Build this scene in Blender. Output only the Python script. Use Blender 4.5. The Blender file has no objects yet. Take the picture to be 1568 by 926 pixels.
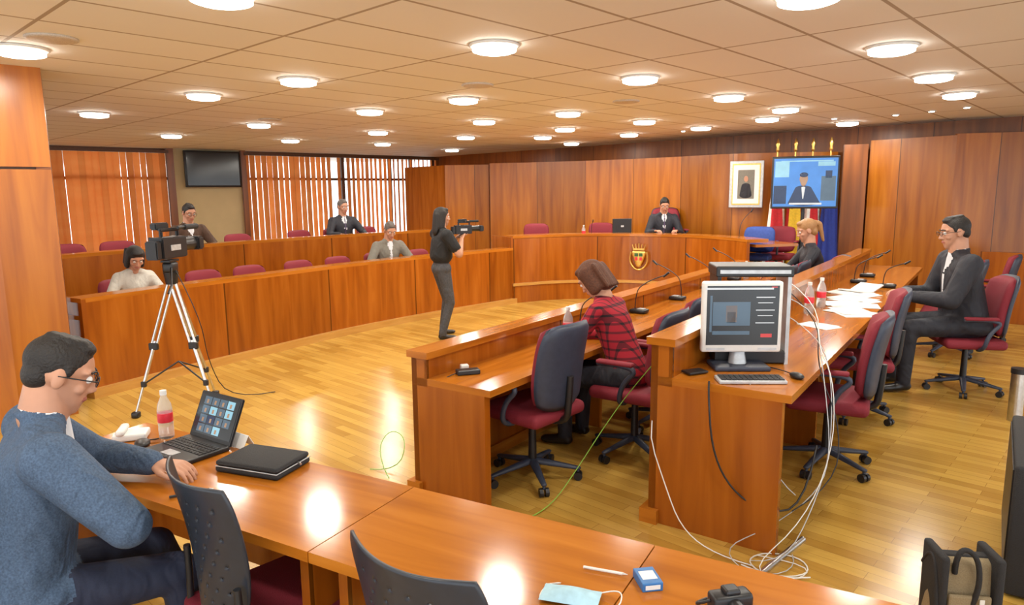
import bpy, bmesh, math, random
import numpy as np
from mathutils import Vector, Matrix, Euler
random.seed(4)
S=bpy.context.scene
COL=S.collection
try: S.view_settings.view_transform='Standard'
except Exception: pass
V=Vector
# ------------------------------------------------------------ materials
def newmat(name):
    m=bpy.data.materials.new(name); m.use_nodes=True
    nt=m.node_tree; b=nt.nodes['Principled BSDF']
    return m,nt,b
def N(nt,t,**k):
    n=nt.nodes.new(t)
    for a,v in k.items(): setattr(n,a,v)
    return n
def ramp(nt,stops):
    r=N(nt,'ShaderNodeValToRGB'); e=r.color_ramp.elements
    while len(e)<len(stops): e.new(.5)
    for i,(p,c) in enumerate(stops):
        e[i].position=p; e[i].color=(c[0],c[1],c[2],1)
    return r
def plain(name,c,rough=.5,metal=0,var=.12,scale=30,bump=0,emit=None,es=1,trans=0):
    m,nt,b=newmat(name); L=nt.links.new
    tc=N(nt,'ShaderNodeTexCoord'); no=N(nt,'ShaderNodeTexNoise'); no.inputs['Scale'].default_value=scale; no.inputs['Detail'].default_value=3
    L(tc.outputs['Object'],no.inputs['Vector'])
    r=ramp(nt,[(.3,[x*(1-var) for x in c]),(.7,[min(1,x*(1+var)) for x in c])])
    L(no.outputs['Fac'],r.inputs['Fac']); L(r.outputs['Color'],b.inputs['Base Color'])
    b.inputs['Roughness'].default_value=rough; b.inputs['Metallic'].default_value=metal
    if trans: b.inputs['Transmission Weight'].default_value=trans
    if bump:
        bp=N(nt,'ShaderNodeBump'); bp.inputs['Strength'].default_value=bump; bp.inputs['Distance'].default_value=.01
        L(no.outputs['Fac'],bp.inputs['Height']); L(bp.outputs['Normal'],b.inputs['Normal'])
    if emit:
        b.inputs['Emission Color'].default_value=(*emit,1); b.inputs['Emission Strength'].default_value=es
    return m
def cloth(name,c,rough=.8,var=.12,scale=200,fold=.5):
    """woven fabric with soft folds (large noise bump)"""
    m=plain(name,c,rough,0,var,scale); nt=m.node_tree; L=nt.links.new; b=nt.nodes['Principled BSDF']
    tc=N(nt,'ShaderNodeTexCoord'); mp=N(nt,'ShaderNodeMapping'); mp.inputs['Scale'].default_value=(1,1,.55); L(tc.outputs['Object'],mp.inputs['Vector'])
    no=N(nt,'ShaderNodeTexNoise'); no.inputs['Scale'].default_value=9; no.inputs['Detail'].default_value=2; no.inputs['Distortion'].default_value=1.2; L(mp.outputs[0],no.inputs['Vector'])
    bp=N(nt,'ShaderNodeBump'); bp.inputs['Strength'].default_value=fold; bp.inputs['Distance'].default_value=.05
    L(no.outputs['Fac'],bp.inputs['Height']); L(bp.outputs['Normal'],b.inputs['Normal'])
    return m
def wood(name,c1,c2,c3,sc,panel=0,rough=.3,coord='UV',pvar=.25):
    m,nt,b=newmat(name); L=nt.links.new
    tc=N(nt,'ShaderNodeTexCoord'); mp=N(nt,'ShaderNodeMapping'); mp.inputs['Scale'].default_value=sc
    L(tc.outputs[coord],mp.inputs['Vector'])
    src=mp.outputs['Vector']
    no=N(nt,'ShaderNodeTexNoise'); no.inputs['Scale'].default_value=1; no.inputs['Detail'].default_value=6; no.inputs['Distortion'].default_value=.6
    if panel:
        sx=N(nt,'ShaderNodeSeparateXYZ'); L(tc.outputs[coord],sx.inputs[0])
        dv=N(nt,'ShaderNodeMath',operation='DIVIDE'); dv.inputs[1].default_value=panel; L(sx.outputs[0],dv.inputs[0])
        fl=N(nt,'ShaderNodeMath',operation='FLOOR'); L(dv.outputs[0],fl.inputs[0])
        fr=N(nt,'ShaderNodeMath',operation='FRACT'); L(dv.outputs[0],fr.inputs[0])
        wn=N(nt,'ShaderNodeTexWhiteNoise',noise_dimensions='1D'); L(fl.outputs[0],wn.inputs['W'])
        cx=N(nt,'ShaderNodeCombineXYZ'); 
        ml=N(nt,'ShaderNodeMath',operation='MULTIPLY'); ml.inputs[1].default_value=20; L(wn.outputs['Value'],ml.inputs[0]); L(ml.outputs[0],cx.inputs[1])
        ad=N(nt,'ShaderNodeVectorMath',operation='ADD'); L(src,ad.inputs[0]); L(cx.outputs[0],ad.inputs[1]); src=ad.outputs[0]
    L(src,no.inputs['Vector'])
    r=ramp(nt,[(.25,c1),(.5,c2),(.75,c3)]); L(no.outputs['Fac'],r.inputs['Fac'])
    out=r.outputs['Color']
    if panel:
        mr=N(nt,'ShaderNodeMapRange'); mr.inputs['To Min'].default_value=1-pvar; mr.inputs['To Max'].default_value=1+pvar*.5
        L(wn.outputs['Value'],mr.inputs['Value'])
        lt=N(nt,'ShaderNodeMath',operation='GREATER_THAN'); lt.inputs[1].default_value=.012; L(fr.outputs[0],lt.inputs[0])
        mx=N(nt,'ShaderNodeMath',operation='MAXIMUM'); mx.inputs[1].default_value=.35; L(lt.outputs[0],mx.inputs[0])
        mm=N(nt,'ShaderNodeMath',operation='MULTIPLY'); L(mx.outputs[0],mm.inputs[0]); L(mr.outputs[0],mm.inputs[1])
        vm=N(nt,'ShaderNodeVectorMath',operation='SCALE'); L(out,vm.inputs[0]); L(mm.outputs[0],vm.inputs['Scale']); out=vm.outputs[0]
    L(out,b.inputs['Base Color']); b.inputs['Roughness'].default_value=rough
    return m
M={}
M['wall']=wood('cherry_panel',(.27,.070,.004),(.40,.120,.007),(.50,.172,.014),(9,.7,1),panel=1.05,rough=.28,pvar=.3)
M['panel']=wood('cherry_desk_front',(.23,.054,.004),(.34,.090,.006),(.43,.130,.012),(9,.8,1),panel=1.5,rough=.22,pvar=.18)
M['top']=wood('cherry_desk_top',(.31,.088,.007),(.43,.138,.012),(.52,.185,.024),(1.2,14,1),rough=.14)
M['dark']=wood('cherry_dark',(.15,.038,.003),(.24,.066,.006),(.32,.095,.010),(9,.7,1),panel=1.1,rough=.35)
M['light']=wood('oak_trim',(.46,.22,.045),(.54,.28,.065),(.60,.33,.09),(2,14,1),rough=.3)
def parquet():
    m,nt,b=newmat('oak_parquet'); L=nt.links.new
    tc=N(nt,'ShaderNodeTexCoord'); mp=N(nt,'ShaderNodeMapping'); mp.inputs['Rotation'].default_value=(0,0,math.radians(43))
    L(tc.outputs['Object'],mp.inputs['Vector'])
    br=N(nt,'ShaderNodeTexBrick'); br.offset=.37; br.inputs['Scale'].default_value=1; br.inputs['Brick Width'].default_value=.62; br.inputs['Row Height'].default_value=.075
    br.inputs['Mortar Size'].default_value=.0012; br.inputs['Color1'].default_value=(.56,.34,.070,1); br.inputs['Color2'].default_value=(.38,.195,.030,1); br.inputs['Mortar'].default_value=(.25,.12,.02,1)
    br.inputs['Bias'].default_value=-.2
    L(mp.outputs[0],br.inputs['Vector'])
    no=N(nt,'ShaderNodeTexNoise'); no.inputs['Detail'].default_value=5
    m2=N(nt,'ShaderNodeMapping'); m2.inputs['Scale'].default_value=(2,30,1); L(mp.outputs[0],m2.inputs['Vector']); L(m2.outputs[0],no.inputs['Vector']); no.inputs['Scale'].default_value=1
    mr=N(nt,'ShaderNodeMapRange'); mr.inputs['To Min'].default_value=.83; mr.inputs['To Max'].default_value=1.15; L(no.outputs['Fac'],mr.inputs['Value'])
    vm=N(nt,'ShaderNodeVectorMath',operation='SCALE'); L(br.outputs['Color'],vm.inputs[0]); L(mr.outputs[0],vm.inputs['Scale'])
    L(vm.outputs[0],b.inputs['Base Color']); b.inputs['Roughness'].default_value=.20
    return m
M['floor']=parquet()
def ceilm():
    m,nt,b=newmat('ceiling_tiles'); L=nt.links.new
    tc=N(nt,'ShaderNodeTexCoord'); mp=N(nt,'ShaderNodeMapping'); mp.inputs['Rotation'].default_value=(0,0,math.radians(-47))
    L(tc.outputs['Object'],mp.inputs['Vector'])
    br=N(nt,'ShaderNodeTexBrick'); br.offset=0; br.inputs['Scale'].default_value=1; br.inputs['Brick Width'].default_value=1.2; br.inputs['Row Height'].default_value=.6
    br.inputs['Mortar Size'].default_value=.013; br.inputs['Color1'].default_value=(.80,.80,.78,1); br.inputs['Color2'].default_value=(.76,.76,.74,1); br.inputs['Mortar'].default_value=(.38,.32,.26,1)
    br.inputs['Mortar Smooth'].default_value=.1
    L(mp.outputs[0],br.inputs['Vector']); L(br.outputs['Color'],b.inputs['Base Color']); b.inputs['Roughness'].default_value=.7
    return m
M['ceil']=ceilm()
M['cream']=plain('cream_plaster',(.62,.50,.28),.8,scale=3,var=.04)
M['black']=plain('black_plastic',(.012,.012,.014),.4)
M['blackf']=plain('black_fabric',(.018,.018,.02),.8,bump=.3,scale=200)
M['navy']=plain('navy_shell',(.035,.045,.075),.45)
M['red']=plain('maroon_fabric',(.22,.014,.028),.75,bump=.3,scale=250)
M['blue']=plain('blue_fabric',(.03,.07,.30),.75)
M['metal']=plain('brushed_metal',(.6,.6,.6),.3,1)
M['gold']=plain('gold',(.7,.45,.12),.3,.9)
M['white']=plain('white_plastic',(.75,.75,.72),.4,var=.03)
M['grille']=plain('beige_grille',(.55,.50,.44),.6,var=.2,scale=150)
M['silver']=plain('silver_plastic',(.5,.52,.54),.35,.3)
M['paper']=plain('paper',(.80,.80,.78),.7,var=.03)
M['lamp']=plain('lamp_diffuser',(1,1,1),.5,emit=(1,.96,.86),es=14,var=0)
M['screen_dark']=plain('screen_dark',(.004,.004,.005),.12)
M['frame']=plain('window_frame_brown',(.10,.045,.02),.5)
M['label']=plain('red_label',(.7,.03,.05),.4)
M['skin']=plain('skin',(.50,.25,.155),.5,var=.08,scale=12)
M['lips']=plain('lips',(.38,.12,.09),.45)
M['eye']=plain('eye_white',(.8,.78,.75),.25)
M['h_black']=plain('hair_black',(.012,.009,.008),.6,bump=.5,scale=120)
M['h_brown']=plain('hair_brown',(.085,.026,.009),.75,bump=.3,scale=90,var=.3)
M['h_grey']=plain('hair_grey',(.12,.105,.095),.6,bump=.6,scale=120)
M['h_blonde']=plain('hair_blonde',(.34,.17,.06),.5,bump=.6,scale=120)
M['shirt']=plain('white_shirt',(.70,.72,.76),.7,var=.03)
M['blazer']=cloth('blue_grey_tweed',(.060,.098,.165),.85,.3,180,.6)
M['suit']=cloth('dark_suit',(.016,.017,.026),.7,.1,200,.5)
M['greyj']=cloth('grey_jacket',(.20,.19,.16),.8,.2,200)
M['brownj']=cloth('brown_jacket',(.07,.035,.02),.8)
M['whitej']=cloth('white_cardigan',(.56,.54,.48),.85)
M['tee']=cloth('black_tee',(.010,.010,.011),.8)
M['jeans']=cloth('grey_jeans',(.055,.055,.06),.8,.25,60,.7)
M['navyp']=cloth('navy_trousers',(.015,.02,.045),.8)
M['tie']=plain('dark_tie',(.05,.03,.08),.5)
M['shoe']=plain('black_shoe',(.012,.01,.01),.35)
M['green']=plain('green_cable',(.25,.50,.06),.45)
M['cyan']=plain('surgical_mask_blue',(.38,.60,.72),.8)
M['boxblue']=plain('blue_card',(.03,.16,.42),.4)
M['dgreen']=plain('dark_green_enamel',(.03,.10,.03),.4)
M['khaki']=plain('khaki_canvas',(.27,.21,.12),.85,bump=.3,scale=200)
M['black_key']=plain('key_black',(.03,.03,.032),.5)
M['navy_mesh']=plain('dark_mesh_plastic',(.022,.028,.04),.35)
M['f_red']=plain('flag_red',(.55,.015,.02),.7); M['f_yel']=plain('flag_yellow',(.8,.5,.03),.7); M['f_blue']=plain('flag_blue',(.01,.03,.25),.7); M['f_white']=plain('flag_white',(.75,.73,.68),.7)
def plaid():
    m,nt,b=newmat('red_plaid_wool'); L=nt.links.new
    tc=N(nt,'ShaderNodeTexCoord'); sx=N(nt,'ShaderNodeSeparateXYZ'); L(tc.outputs['Object'],sx.inputs[0])
    add=N(nt,'ShaderNodeMath',operation='ADD'); L(sx.outputs[0],add.inputs[0]); L(sx.outputs[1],add.inputs[1])
    outs=[]
    for s,th,per in((add.outputs[0],.28,.055),(sx.outputs[2],.28,.055)):
        d=N(nt,'ShaderNodeMath',operation='DIVIDE'); d.inputs[1].default_value=per; L(s,d.inputs[0])
        f=N(nt,'ShaderNodeMath',operation='FRACT'); L(d.outputs[0],f.inputs[0])
        l=N(nt,'ShaderNodeMath',operation='LESS_THAN'); l.inputs[1].default_value=th; L(f.outputs[0],l.inputs[0]); outs.append(l.outputs[0])
    a=N(nt,'ShaderNodeMath',operation='ADD'); L(outs[0],a.inputs[0]); L(outs[1],a.inputs[1])
    h=N(nt,'ShaderNodeMath',operation='MULTIPLY'); h.inputs[1].default_value=.5; L(a.outputs[0],h.inputs[0])
    r=ramp(nt,[(0,(.36,.010,.025)),(.5,(.13,.006,.015)),(1,(.015,.004,.008))]); L(h.outputs[0],r.inputs['Fac'])
    L(r.outputs['Color'],b.inputs['Base Color']); b.inputs['Roughness'].default_value=.85
    return m
M['plaid']=plaid()
def blind(name,k):
    m,nt,b=newmat(name); L=nt.links.new
    b.inputs['Base Color'].default_value=(.80*k,.22*k,.05*k,1); b.inputs['Roughness'].default_value=.8
    t=N(nt,'ShaderNodeBsdfTranslucent')
    no=N(nt,'ShaderNodeTexNoise'); no.inputs['Scale'].default_value=8
    r=ramp(nt,[(.3,(.88*k,.25*k,.055*k)),(.7,(.96*k,.35*k,.10*k))]); L(no.outputs['Fac'],r.inputs['Fac']); L(r.outputs['Color'],t.inputs['Color'])
    mx=N(nt,'ShaderNodeMixShader'); mx.inputs[0].default_value=.65
    L(b.outputs[0],mx.inputs[1]); L(t.outputs[0],mx.inputs[2]); L(mx.outputs[0],nt.nodes['Material Output'].inputs['Surface'])
    return m
M['blind']=blind('orange_blind',1); M['blind2']=blind('orange_blind_deep',.68); M['blind3']=blind('orange_blind_mid',.84)
def clear():
    m,nt,b=newmat('clear_pet'); 
    b.inputs['Base Color'].default_value=(.85,.93,.97,1); b.inputs['Roughness'].default_value=.08; b.inputs['Transmission Weight'].default_value=.75; b.inputs['IOR'].default_value=1.2
    return m
M['pet']=clear()
def emi(name,c,s):
    return plain(name,[x*.3 for x in c],.2,emit=c,es=s,var=.3,scale=6)
M['sc_white']=emi('screen_white',(.75,.78,.8),.7); M['sc_grey']=emi('screen_grey',(.035,.04,.045),.6); M['sc_red']=emi('screen_red',(.6,.05,.05),.8)
M['sc_blue']=emi('screen_blue',(.06,.22,.58),1.0); M['sc_cyan']=emi('screen_cyan',(.30,.58,.72),.8); M['sc_skin']=emi('screen_skin',(.5,.3,.18),.6); M['sc_navy']=emi('screen_navy',(.02,.04,.10),.8); M['sc_mid']=emi('screen_midblue',(.10,.16,.22),.7)
# ------------------------------------------------------------ mesh helpers
def empty(name,loc=(0,0,0),rz=0,sc=1):
    o=bpy.data.objects.new(name,None); o.empty_display_size=.1
    o.location=loc; o.rotation_euler=(0,0,rz); o.scale=(sc,sc,sc); COL.objects.link(o); return o
def obj(name,me,parent=None,mats=()):
    o=bpy.data.objects.new(name,me); COL.objects.link(o)
    for m in mats:
        me.materials.append(M[m] if isinstance(m,str) else m)
    if parent is not None: o.parent=parent
    return o
def fin(bm,name,parent,mat,smooth=False):
    me=bpy.data.meshes.new(name); bmesh.ops.recalc_face_normals(bm,faces=bm.faces); bm.to_mesh(me); bm.free()
    if smooth:
        me.polygons.foreach_set('use_smooth',[True]*len(me.polygons))
    return obj(name,me,parent,[mat] if isinstance(mat,str) else mat)
def box(name,parent,c,s,mat,bev=0,rot=None,seg=2):
    bm=bmesh.new(); bmesh.ops.create_cube(bm,size=1)
    bmesh.ops.scale(bm,vec=s,verts=bm.verts)
    if bev: bmesh.ops.bevel(bm,geom=bm.edges[:],offset=bev,segments=seg,affect='EDGES',profile=.5)
    if rot: bmesh.ops.rotate(bm,cent=(0,0,0),matrix=Euler(rot).to_matrix(),verts=bm.verts)
    bmesh.ops.translate(bm,vec=c,verts=bm.verts)
    return fin(bm,name,parent,mat,bev>.01)
def cyl(name,parent,p0,p1,r0,r1,mat,seg=20,bm=None):
    p0=V(p0);p1=V(p1);own=bm is None
    if own: bm=bmesh.new()
    d=p1-p0; q=d.to_track_quat('Z','Y').to_matrix().to_4x4()
    bmesh.ops.create_cone(bm,cap_ends=True,segments=seg,radius1=r0,radius2=r1,depth=d.length,matrix=Matrix.Translation((p0+p1)/2)@q)
    if own: 
        o=fin(bm,name,parent,mat,True)
        try: o.data.set_sharp_from_angle(angle=.7)
        except Exception: pass
        return o
def tube(name,parent,pts,r,mat,smooth=True,res=4):
    c=bpy.data.curves.new(name,'CURVE'); c.dimensions='3D'; c.bevel_depth=r; c.bevel_resolution=2; c.resolution_u=res; c.use_fill_caps=True
    if smooth:
        s=c.splines.new('NURBS'); s.points.add(len(pts)-1)
        for i,p in enumerate(pts): s.points[i].co=(*p,1)
        s.use_endpoint_u=True; s.order_u=3
    else:
        s=c.splines.new('POLY'); s.points.add(len(pts)-1)
        for i,p in enumerate(pts): s.points[i].co=(*p,1)
    o=bpy.data.objects.new(name,c); COL.objects.link(o); c.materials.append(M[mat])
    if parent is not None: o.parent=parent
    return o
def lathe(name,parent,prof,mat,seg=20,c=(0,0,0)):
    bm=bmesh.new(); rings=[]
    for r,z in prof:
        rings.append([bm.verts.new((c[0]+r*math.cos(2*math.pi*i/seg),c[1]+r*math.sin(2*math.pi*i/seg),c[2]+z)) for i in range(seg)])
    for a,b in zip(rings,rings[1:]):
        for i in range(seg):
            bm.faces.new((a[i],a[(i+1)%seg],b[(i+1)%seg],b[i]))
    bm.faces.new(rings[0]); bm.faces.new(rings[-1])
    return fin(bm,name,parent,mat,True)
def cat(pts,n=6):
    if len(pts)<3: return [V((p[0],p[1])) for p in pts]
    P=[V((p[0],p[1])) for p in pts]; P=[2*P[0]-P[1]]+P+[2*P[-1]-P[-2]]; out=[]
    for i in range(1,len(P)-2):
        for k in range(n):
            t=k/n; a,b,c,d=P[i-1:i+3]
            out.append(.5*((2*b)+(c-a)*t+(2*a-5*b+4*c-d)*t*t+(3*b-a-3*c+d)*t**3))
    out.append(P[-2]); return out
def strip(name,parent,pts,z0,z1,th,mat,curve=True,u0=0):
    P=cat(pts) if curve else [V((p[0],p[1])) for p in pts]
    n=len(P); off=[]
    for i in range(n):
        t=(P[min(i+1,n-1)]-P[max(i-1,0)]).normalized(); off.append(P[i]+V((t.y,-t.x))*th)
    us=[u0]
    for i in range(1,n): us.append(us[-1]+(P[i]-P[i-1]).length)
    bm=bmesh.new(); uv=bm.loops.layers.uv.new('UVMap')
    def quad(a,b,c,d,ua):
        f=bm.faces.new([bm.verts.new(x) for x in (a,b,c,d)])
        for l,u in zip(f.loops,ua): l[uv].uv=u
    at=abs(th)
    for i in range(n-1):
        a,b,c,d=P[i],P[i+1],off[i],off[i+1]; u,w=us[i],us[i+1]
        quad((*a,z0),(*b,z0),(*b,z1),(*a,z1),[(u,z0),(w,z0),(w,z1),(u,z1)])
        quad((*c,z0),(*d,z0),(*d,z1),(*c,z1),[(u,z0),(w,z0),(w,z1),(u,z1)])
        for z in (z0,z1): quad((*a,z),(*b,z),(*d,z),(*c,z),[(u,0),(w,0),(w,at),(u,at)])
    for a,c in((P[0],off[0]),(P[-1],off[-1])):
        quad((*a,z0),(*c,z0),(*c,z1),(*a,z1),[(u0+.1,z0),(u0+.1+at,z0),(u0+.1+at,z1),(u0+.1,z1)])
    bmesh.ops.remove_doubles(bm,verts=bm.verts,dist=.0005)
    return fin(bm,name,parent,mat)
def poly(name,parent,pts,z0,z1,mat):
    bm=bmesh.new(); uv=bm.loops.layers.uv.new('UVMap')
    a=[bm.verts.new((*p,z0)) for p in pts]; b=[bm.verts.new((*p,z1)) for p in pts]
    bm.faces.new(a); bm.faces.new(b)
    for i in range(len(pts)):
        j=(i+1)%len(pts); bm.faces.new((a[i],a[j],b[j],b[i]))
    for f in bm.faces:
        for l in f.loops: l[uv].uv=(l.vert.co.x*.7+l.vert.co.y*.7,l.vert.co.z+l.vert.co.y*.7-l.vert.co.x*.7)
    return fin(bm,name,parent,mat)
def rz_of(d): return math.atan2(-d[0],d[1])
_b=bmesh.new(); bmesh.ops.create_icosphere(_b,subdivisions=3,radius=1); ICO3=[v.co.copy() for v in _b.verts]; _b.free()
_b=bmesh.new(); bmesh.ops.create_icosphere(_b,subdivisions=2,radius=1); ICO2=[v.co.copy() for v in _b.verts]; _b.free()
def E(c,r,m=None):
    if isinstance(r,(int,float)): r=(r,r,r)
    return (V(c),V(r),m)
def hull(bm,ells,fine=True):
    vs=[]
    for c,r,m in ells:
        for p in (ICO3 if fine else ICO2):
            q=V((p.x*r.x,p.y*r.y,p.z*r.z))
            if m is not None: q=m@q
            vs.append(bm.verts.new(c+q))
    res=bmesh.ops.convex_hull(bm,input=vs,use_existing_faces=False)
    dl=[g for g in res['geom_interior']+res['geom_unused'] if isinstance(g,bmesh.types.BMVert) and g.is_valid]
    if dl: bmesh.ops.delete(bm,geom=list(set(dl)),context='VERTS')
def blob(name,parent,prims,mats,voxel,sm=4,fine=True):
    bm=bmesh.new()
    for e,_ in prims: hull(bm,e,fine)
    me=bpy.data.meshes.new('tmp'); bm.to_mesh(me); bm.free()
    o=bpy.data.objects.new('tmp',me); COL.objects.link(o)
    r=o.modifiers.new('r','REMESH'); r.mode='VOXEL'; r.voxel_size=voxel; r.use_smooth_shade=True
    if sm:
        s=o.modifiers.new('s','SMOOTH'); s.factor=.5; s.iterations=sm
    dg=bpy.context.evaluated_depsgraph_get(); dg.update()
    nm=bpy.data.meshes.new_from_object(o.evaluated_get(dg)); bpy.data.objects.remove(o); bpy.data.meshes.remove(me)
    nm.name=name; nm.materials.clear()
    n=len(nm.polygons)
    if len(mats)>1 and n:
        vc=np.empty(len(nm.vertices)*3,np.float32); nm.vertices.foreach_get('co',vc); vc=vc.reshape(-1,3)
        lv=np.empty(len(nm.loops),np.int32); nm.loops.foreach_get('vertex_index',lv)
        ls=np.empty(n,np.int32); nm.polygons.foreach_get('loop_start',ls)
        C=(vc[lv[ls]]+vc[lv[ls+2]])/2
        best=np.full(n,1e9); idx=np.zeros(n,np.int32)
        for e,mi in prims:
            pr=[(a,a) for a in e] if len(e)==1 else [(e[i],e[j]) for i in range(len(e)) for j in range(i+1,len(e))]
            for a,b in pr:
                for k in range(9 if len(e)>1 else 1):
                    t=k/8; c=np.array(a[0].lerp(b[0],t)); r=np.array(a[1].lerp(b[1],t)); D=C-c
                    if a[2] is not None: D=D@np.array(a[2])
                    d=(np.linalg.norm(D/r,axis=1)-1)*r.min()
                    k2=d<best; best[k2]=d[k2]; idx[k2]=mi
        nm.polygons.foreach_set('material_index',idx)
    nm.polygons.foreach_set('use_smooth',[True]*n)
    return obj(name,nm,parent,mats)
# ------------------------------------------------------------ people
def ik(a,b,l1,l2,pole):
    a=V(a);b=V(b);d=b-a;L=d.length
    if L>(l1+l2)*.995: b=a+d*((l1+l2)*.995/L); d=b-a; L=d.length
    x=(l1*l1-l2*l2+L*L)/(2*L); h=math.sqrt(max(0,l1*l1-x*x)); u=d.normalized(); p=V(pole); p=(p-u*p.dot(u)).normalized()
    return a+u*x+p*h,b
def hand(parent,name,w,dirv,up,side,curl=.5,vox=.0045):
    Y=V(dirv).normalized(); Z=V(up); Z=(Z-Y*Z.dot(Y)).normalized(); X=Y.cross(Z); R=Matrix((X,Y,Z)).transposed()
    T=lambda p: V(w)+R@V(p)
    pr=[([E(T((0,-.02,0)),(.024,.02,.018),R),E(T((-.022*1,.075,0)),(.018,.02,.012),R),E(T((.022,.075,0)),(.018,.02,.012),R)],0)]
    for i,(x,l) in enumerate(((-.031,.062),(-.0105,.075),(.0105,.079),(.031,.070))):
        if side<0: x=-x
        p=V((x,.085,0)); a=0.15; spread=x*2.2
        for k,f in enumerate((.45,.32,.23)):
            a+=curl*(.55,.8,.6)[k]; d=V((spread*.3,math.cos(a),-math.sin(a)))*l*f*1.05; q=p+d
            pr.append(([E(T(p),.0088-k*.0008),E(T(q),.008-k*.0008)],0)); p=q
    s=side
    p0=V((s*.02,.01,-.006)); p1=V((s*.045,.045,-.016)); p2=V((s*.05,.075,-.024)); p3=V((s*.044,.098,-.032))
    pr+= [([E(T(p0),.015),E(T(p1),.0115)],0),([E(T(p1),.0105),E(T(p2),.0095)],0),([E(T(p2),.0095),E(T(p3),.0075)],0)]
    return blob(name,parent,pr,['skin'],vox,2,False)
def head(parent,hc,yaw,pitch,roll,hair,style,glasses=False,neck=None,female=False):
    R=(Matrix.Rotation(yaw,3,'Z')@Matrix.Rotation(-pitch,3,'X')@Matrix.Rotation(roll,3,'Y'))
    T=lambda p: V(hc)+R@V(p)
    e=lambda p,r: E(T(p),r,R)
    pr=[([e((0,-.01,.03),(.074,.094,.086))],0),([e((0,.02,.0),(.064,.065,.07)),e((0,.05,-.06),(.042,.036,.03)),e((0,.062,-.09),(.022,.020,.018))],0),
        ([e((0,.082,.018),(.007,.007,.008)),e((0,.101,-.022),(.010,.011,.009))],0),([e((-.013,.09,-.026),(.008,.009,.007)),e((.013,.09,-.026),(.008,.009,.007))],0),
        ([e((-.076,-.005,.0),(.009,.019,.032))],0),([e((.076,-.005,.0),(.009,.019,.032))],0),
        ([e((-.045,.062,.034),(.02,.012,.009)),e((.045,.062,.034),(.02,.012,.009)),e((0,.078,.036),(.01,.01,.009))],0),
        ([e((-.042,.058,-.02),(.02,.018,.016))],0),([e((.042,.058,-.02),(.02,.018,.016))],0),
        ([e((-.017,.080,-.053),(.009,.010,.006)),e((.017,.080,-.053),(.009,.010,.006)),e((0,.086,-.053),(.008,.010,.008))],1)]
    if neck is not None:
        k=1 if female else 1.12
        pr.append(([e((0,-.02,-.05),(.052*k,.054*k,.04)),E(neck,.060*k)],0))
    blob('head',parent,pr,['skin','lips'],.0062,2)
    bm=bmesh.new()
    for sx in(-1,1):
        bmesh.ops.create_uvsphere(bm,u_segments=12,v_segments=8,radius=.0125,matrix=Matrix.Translation(T((sx*.03,.073,.012))))
    fin(bm,'eyes',parent,'eye',True)
    bm=bmesh.new()
    for sx in(-1,1):
        bmesh.ops.create_uvsphere(bm,u_segments=10,v_segments=8,radius=.0065,matrix=Matrix.Translation(T((sx*.03,.0805,.011))))
    fin(bm,'irises',parent,'h_black',True)
    for sx in(-1,1): tube('eyebrow',parent,[T((sx*.012,.090,.036)),T((sx*.03,.087,.043)),T((sx*.05,.074,.036))],.0035,hair)
    if style=='short':
        h=[([e((0,-.018,.044),(.0775,.093,.081))],0),([e((0,-.052,-.005),(.067,.048,.055))],0),([e((0,.035,.098),(.045,.035,.02))],0),
           ([e((-.071,.012,.03),(.008,.012,.025))],0),([e((.071,.012,.03),(.008,.012,.025))],0)]
        for i in range(9):
            a=i*2*math.pi/9; h.append(([e((.03*math.cos(a),-.01+.045*math.sin(a),.112),(.018,.022,.013))],0))
    else:
        h=[([e((0,-.02,.045),(.081,.098,.085))],0),([e((0,-.055,-.02),(.068,.055,.06))],0),([e((0,.035,.095),(.055,.04,.026))],0)]
    if style=='bob':
        for sx in(-1,1): h.append(([e((sx*.066,-.015,.045),(.024,.055,.045)),e((sx*.07,-.01,-.085),(.024,.05,.03))],0))
        h.append(([e((0,-.07,.02),(.078,.05,.06)),e((0,-.065,-.095),(.075,.045,.035))],0))
        for i in range(7):
            x=-.07+.023*i; h.append(([e((x,-.1,.03),(.012,.016,.04)),e((x*1.05,-.095,-.115),(.009,.012,.02))],0))
    if style=='long':
        for sx in(-1,1): h.append(([e((sx*.066,-.02,.045),(.024,.05,.045)),e((sx*.072,-.03,-.12),(.024,.045,.05))],0))
        h.append(([e((0,-.07,.02),(.078,.05,.06)),e((0,-.085,-.17),(.08,.035,.07))],0))
    if style=='pony':
        h.append(([e((0,-.10,.06),(.026,.026,.026)),e((0,-.14,.03),(.028,.028,.03))],0)); h.append(([e((0,-.145,.02),(.03,.028,.03)),e((0,-.13,-.14),(.016,.016,.03))],0))
    blob('hair',parent,h,[hair],.0065 if style=='short' else .0075,2)
    if glasses:
        for sx in(-1,1):
            tube('glasses_rim',parent,[T((sx*.032+.021*math.cos(a),.1,.012+.016*math.sin(a))) for a in [i*math.pi/6 for i in range(13)]],.0018,'black',False)
            tube('glasses_temple',parent,[T((sx*.053,.1,.015)),T((sx*.077,.06,.016)),T((sx*.083,-.01,.012))],.002,'black',False)
        tube('glasses_bridge',parent,[T((-.011,.1,.014)),T((0,.103,.018)),T((.011,.1,.014))],.0018,'black',False)
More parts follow.
